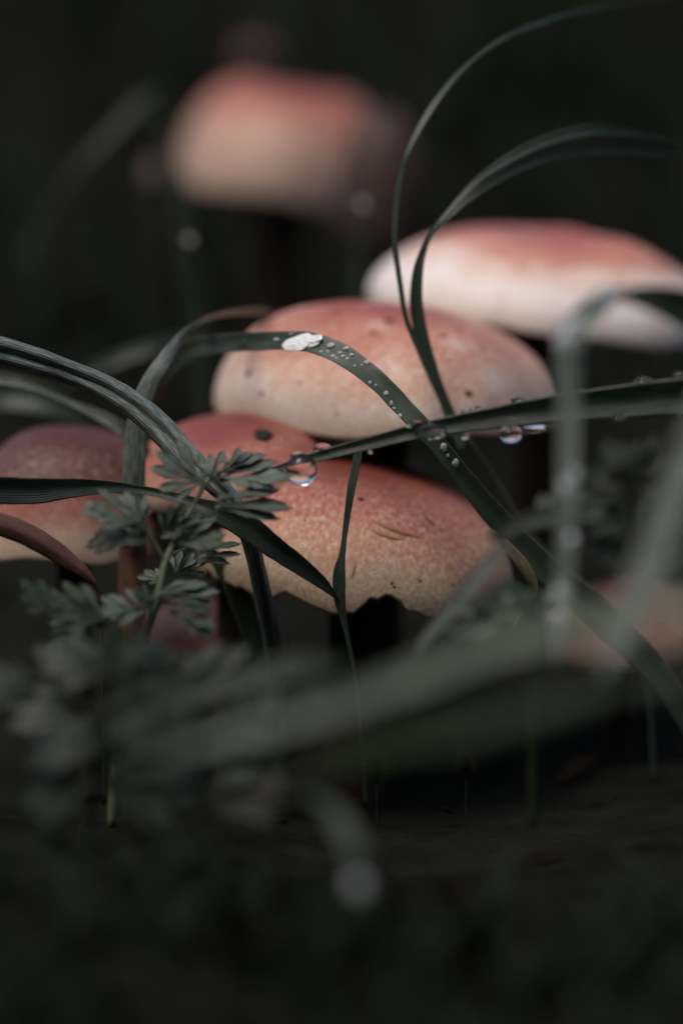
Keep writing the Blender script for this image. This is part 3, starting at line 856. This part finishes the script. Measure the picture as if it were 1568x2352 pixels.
f0 = P(262, 1880, 0.546)
pars = tag(empty('parsley_plant', f0), 'parsley-like plant with lobed leaves in front of the red mushrooms', 'wild parsley plant', 'wild parsley plants')
stalk(pars, [(255, 1900, 22, 0.550), (270, 1720, 22, 0.549), (298, 1590, 23, 0.546), (335, 1455, 24, 0.544), (362, 1370, 20, 0.544), (380, 1290, 16, 0.546), (415, 1215, 13, 0.548), (450, 1150, 10, 0.550), (480, 1100, 8, 0.550)], M['parsley_stem'])
for pts in ([(380, 1290, 9, 0.546), (350, 1240, 8, 0.545), (320, 1205, 7, 0.544)], [(415, 1215, 8, 0.548), (400, 1180, 7, 0.547), (395, 1165, 6, 0.547)], [(450, 1150, 8, 0.550), (465, 1110, 7, 0.551), (470, 1090, 6, 0.552)],
            [(362, 1370, 9, 0.544), (300, 1400, 8, 0.539), (230, 1420, 7, 0.535)], [(362, 1370, 10, 0.544), (390, 1362, 9, 0.541), (420, 1360, 8, 0.539)], [(415, 1215, 8, 0.548), (450, 1200, 7, 0.547), (490, 1195, 6, 0.546)], [(380, 1290, 6, 0.546), (400, 1270, 5, 0.554), (425, 1260, 5, 0.562)]):
    stalk(pars, pts, M['parsley_stem'], 'petiole')
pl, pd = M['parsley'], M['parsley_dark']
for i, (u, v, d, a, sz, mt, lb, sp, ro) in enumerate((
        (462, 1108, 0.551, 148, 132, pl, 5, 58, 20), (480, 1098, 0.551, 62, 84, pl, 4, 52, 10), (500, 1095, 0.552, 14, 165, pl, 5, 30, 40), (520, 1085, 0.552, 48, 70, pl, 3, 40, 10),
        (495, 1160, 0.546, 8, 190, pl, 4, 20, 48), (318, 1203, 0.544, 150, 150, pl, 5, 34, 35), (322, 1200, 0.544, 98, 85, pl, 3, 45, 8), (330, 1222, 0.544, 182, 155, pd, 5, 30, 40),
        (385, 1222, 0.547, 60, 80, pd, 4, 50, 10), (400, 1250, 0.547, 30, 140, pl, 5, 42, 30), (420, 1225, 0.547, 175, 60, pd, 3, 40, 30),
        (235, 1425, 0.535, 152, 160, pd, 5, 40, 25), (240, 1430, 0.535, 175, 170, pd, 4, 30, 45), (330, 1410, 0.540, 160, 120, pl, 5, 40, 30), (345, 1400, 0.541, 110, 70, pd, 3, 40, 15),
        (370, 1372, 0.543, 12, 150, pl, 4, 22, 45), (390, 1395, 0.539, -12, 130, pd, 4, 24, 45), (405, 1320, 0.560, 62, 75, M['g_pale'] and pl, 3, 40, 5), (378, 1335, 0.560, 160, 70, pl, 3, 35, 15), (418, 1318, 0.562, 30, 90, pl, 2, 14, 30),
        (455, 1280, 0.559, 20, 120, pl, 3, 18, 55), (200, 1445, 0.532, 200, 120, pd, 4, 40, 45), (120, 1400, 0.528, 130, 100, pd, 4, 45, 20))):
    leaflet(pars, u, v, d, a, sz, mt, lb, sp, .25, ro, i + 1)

f1 = P(1222, 1880, .515)
p2 = tag(empty('parsley_plant', f1), 'dark green lobed plant blurred at the right rim of the front mushroom', 'wild parsley plant', 'wild parsley plants')
stalk(p2, [(1222, 1900, 20, .515), (1224, 1700, 24, .515), (1226, 1520, 34, .514), (1222, 1400, 36, .513), (1190, 1300, 18, .512), (1150, 1232, 12, .511)], M['g_shade'])
blade('leaf', None, [(1168, 1228, 8, .512), (1140, 1272, 28, .510), (1090, 1335, 38, .508), (1040, 1395, 38, .507), (990, 1452, 26, .506), (950, 1500, 3, .505)], M['g_mid'], fold=.3, parent=p2)
blade('leaf', None, [(1120, 1240, 8, .508), (1150, 1222, 30, .506), (1215, 1199, 40, .505), (1300, 1180, 36, .504), (1370, 1158, 22, .503), (1430, 1138, 4, .503)], M['parsley_dark'], fold=.3, parent=p2)
for i, (u, v, a, sz, ro) in enumerate(((1216, 1400, 130, 120, 20), (1216, 1400, 165, 130, 40), (1150, 1410, 190, 130, 40), (1222, 1405, 75, 90, 20), (1235, 1200, 35, 110, -20), (1300, 1180, 20, 100, -35))):
    leaflet(p2, u, v, .51, a, sz, pd, 5, 45, .25, ro, 40 + i)

f3 = P(210, 1970, .495)
p3 = tag(empty('parsley_plant', f3), 'dim shaded lobed plant spreading low at the lower left', 'wild parsley plant', 'wild parsley plants')
stalk(p3, [(210, 1980, 16, .495), (215, 1800, 15, .493), (230, 1660, 13, .492), (260, 1560, 10, .491)], M['g_shade'])
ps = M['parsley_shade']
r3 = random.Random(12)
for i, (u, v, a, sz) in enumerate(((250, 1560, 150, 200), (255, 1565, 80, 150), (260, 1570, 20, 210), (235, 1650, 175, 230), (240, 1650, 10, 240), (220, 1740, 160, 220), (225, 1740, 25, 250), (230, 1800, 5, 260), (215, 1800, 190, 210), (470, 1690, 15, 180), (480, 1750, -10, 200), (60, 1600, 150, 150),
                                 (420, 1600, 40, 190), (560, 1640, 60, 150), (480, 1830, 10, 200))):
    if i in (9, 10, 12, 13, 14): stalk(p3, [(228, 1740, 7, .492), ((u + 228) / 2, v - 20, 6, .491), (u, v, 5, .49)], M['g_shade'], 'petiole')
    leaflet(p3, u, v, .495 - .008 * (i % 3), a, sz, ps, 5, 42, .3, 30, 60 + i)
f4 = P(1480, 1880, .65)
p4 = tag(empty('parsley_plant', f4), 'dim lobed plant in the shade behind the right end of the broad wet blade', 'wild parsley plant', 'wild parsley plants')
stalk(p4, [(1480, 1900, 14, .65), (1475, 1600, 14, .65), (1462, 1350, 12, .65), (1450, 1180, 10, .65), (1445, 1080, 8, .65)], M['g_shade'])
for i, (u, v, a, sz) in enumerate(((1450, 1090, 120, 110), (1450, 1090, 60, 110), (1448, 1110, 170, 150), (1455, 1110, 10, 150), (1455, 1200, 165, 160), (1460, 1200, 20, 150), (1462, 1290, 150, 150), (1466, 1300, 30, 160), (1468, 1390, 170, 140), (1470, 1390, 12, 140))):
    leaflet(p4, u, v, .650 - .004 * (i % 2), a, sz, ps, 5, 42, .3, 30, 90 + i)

# ------------------------------------------------------------------ moss sprigs on the ground
def sprig(u, v, d, h, label, seed):
    r2 = random.Random(seed)
    s = px(d)
    c = P(u, v, d)
    root = tag(empty('moss_sprig', c), label, 'moss sprig', 'moss sprigs on the soil')
    V, F = [], []
    tube('stalk', [c + Vector((0, 0, -.01)), c, c + UP * h * s * .6, c + UP * h * s], [1.6 * s, 1.4 * s, 1.0 * s, .5 * s], M['moss'], root, 6)
    for k in range(90):
        f = k / 90
        a = k * 2.4
        o = c + UP * h * s * (.15 + .85 * f)
        dr = (Vector((math.cos(a), .6 * math.sin(a), .7))).normalized()
        L = h * s * r2.uniform(.35, .75) * (1.1 - .5 * f)
        sd = dr.cross(Vector((.2, .9, .3))).normalized() * L * .07
        b = len(V)
        V += [o - sd * .5, o + sd * .5, o + dr * L * .5 + sd, o + dr * L + Vector((0, 0, -L * .15)), o + dr * L * .5 - sd]
        F += [(b, b + 1, b + 2, b + 3, b + 4)]
    mesh_obj('foliage', V, F, M['moss'], root)


sprig(865, 1815, .575, 80, 'dark moss sprig in the shade under the big diagonal blade', 3)
sprig(1070, 1795, .58, 60, 'smaller moss sprig right of the other, under the diagonal blade', 4)

# ------------------------------------------------------------------ uncounted undergrowth
def grass_mass(name, label, spots, mat, hrange, wrange, seed):
    r2 = random.Random(seed)
    V, F, UV = [], [], []
    for (x, y) in spots:
        z0 = ground_z(x, y) - .004
        h = r2.uniform(*hrange)
        wd = r2.uniform(*wrange)
        a = r2.uniform(0, 6.28)
        bend = r2.uniform(.25, .95) * h
        dx, dy = math.cos(a) * bend, math.sin(a) * bend
        fx = r2.uniform(0, 3.14)
        sx, sy = math.cos(fx) * wd * .5, math.sin(fx) * wd * .5
        b = len(V)
        for i in range(7):
            f = i / 6
            k = 1 - f ** 2.2
            c = Vector((x + dx * f * f, y + dy * f * f, z0 + h * (f - .28 * f * f)))
            V += [c + Vector((-sx * k, -sy * k, 0)), c + Vector((0, 0, -.12 * wd)), c + Vector((sx * k, sy * k, 0))]
            UV += [(0, f), (.5, f), (1, f)]
        for i in range(6):
            for j in (0, 1):
                q = b + i * 3 + j
                F.append((q, q + 1, q + 4, q + 3))
    o = mesh_obj(name, V, F, mat, None, UV)
    tag(o, label, 'grass', None, 'stuff')


def scatter(n, x0, x1, y0, y1, seed, ok=lambda x, y: True):
    r2 = random.Random(seed)
    out = []
    while len(out) < n:
        x, y = r2.uniform(x0, x1), r2.uniform(y0, y1)
        if ok(x, y): out.append((x, y))
    return out


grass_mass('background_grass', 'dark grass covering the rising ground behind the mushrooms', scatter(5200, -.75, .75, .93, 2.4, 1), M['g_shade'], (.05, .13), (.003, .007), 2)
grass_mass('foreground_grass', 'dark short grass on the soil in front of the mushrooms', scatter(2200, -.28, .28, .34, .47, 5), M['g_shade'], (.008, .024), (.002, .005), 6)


def litter_mass():
    r2 = random.Random(21)
    V, F = [], []
    for _ in range(500):
        y = r2.uniform(.36, 1.1)
        x = r2.uniform(-.22, .22)
        z = ground_z(x, y) + r2.uniform(.0005, .004)
        L, W = r2.uniform(.004, .010), r2.uniform(.002, .004)
        rot = Euler((r2.uniform(-.5, .5), r2.uniform(-.5, .5), r2.uniform(0, 6.28))).to_matrix()
        b = len(V)
        for (p, q, hh) in ((-1, 0, 0), (-.3, -1, .15), (.5, -.8, .1), (1, 0, .2), (.5, .8, .1), (-.3, 1, .15), (0, 0, -.1)):
            V.append(Vector((x, y, z)) + rot @ Vector((p * L * .5, q * W * .5, hh * W)))
        for i in range(6):
            F.append((b + i, b + (i + 1) % 6, b + 6))
    tag(mesh_obj('leaf_litter', V, F, M['litter']), 'scraps of dead leaf scattered over the dark soil', 'leaf litter', None, 'stuff')


litter_mass()


def blocker():  # unseen ring added to block low sky light
    """ring of dark leaf quads out of view, much lower behind the mushrooms"""
    r2 = random.Random(77)
    V, F = [], []
    for _ in range(9000):
        a = r2.uniform(0, 6.283)
        rad = r2.uniform(3.4, 6.0)
        x, y = math.sin(a) * rad, math.cos(a) * rad
        top = 2.3 + .5 * noise.noise((math.cos(a) * 3, math.sin(a) * 3, 0)) + (rad - 3.4) * .55
        top *= 1 - .93 * smooth(-.5, 1.5, y)
        z = ground_z(x, y) + r2.uniform(0, 1) * top
        c = Vector((x, y, z))
        L, W = r2.uniform(.16, .34), r2.uniform(.08, .16)
        rot = Euler((r2.uniform(-1.2, 1.2), r2.uniform(-1.2, 1.2), r2.uniform(0, 6.28))).to_matrix()
        b = len(V)
        for (p, q, hh) in ((-1, 0, 0), (-.2, -1, .2), (1, 0, -.2), (-.2, 1, .2)):
            V.append(c + rot @ Vector((p * L, q * W, hh * W)))
        F.append((b, b + 1, b + 2, b + 3))
    tag(mesh_obj('sky_blocker', V, F, M['g_shade'], None), 'added unseen leaf ring to hold back low sky light', 'blocker', None, 'stuff')


blocker()
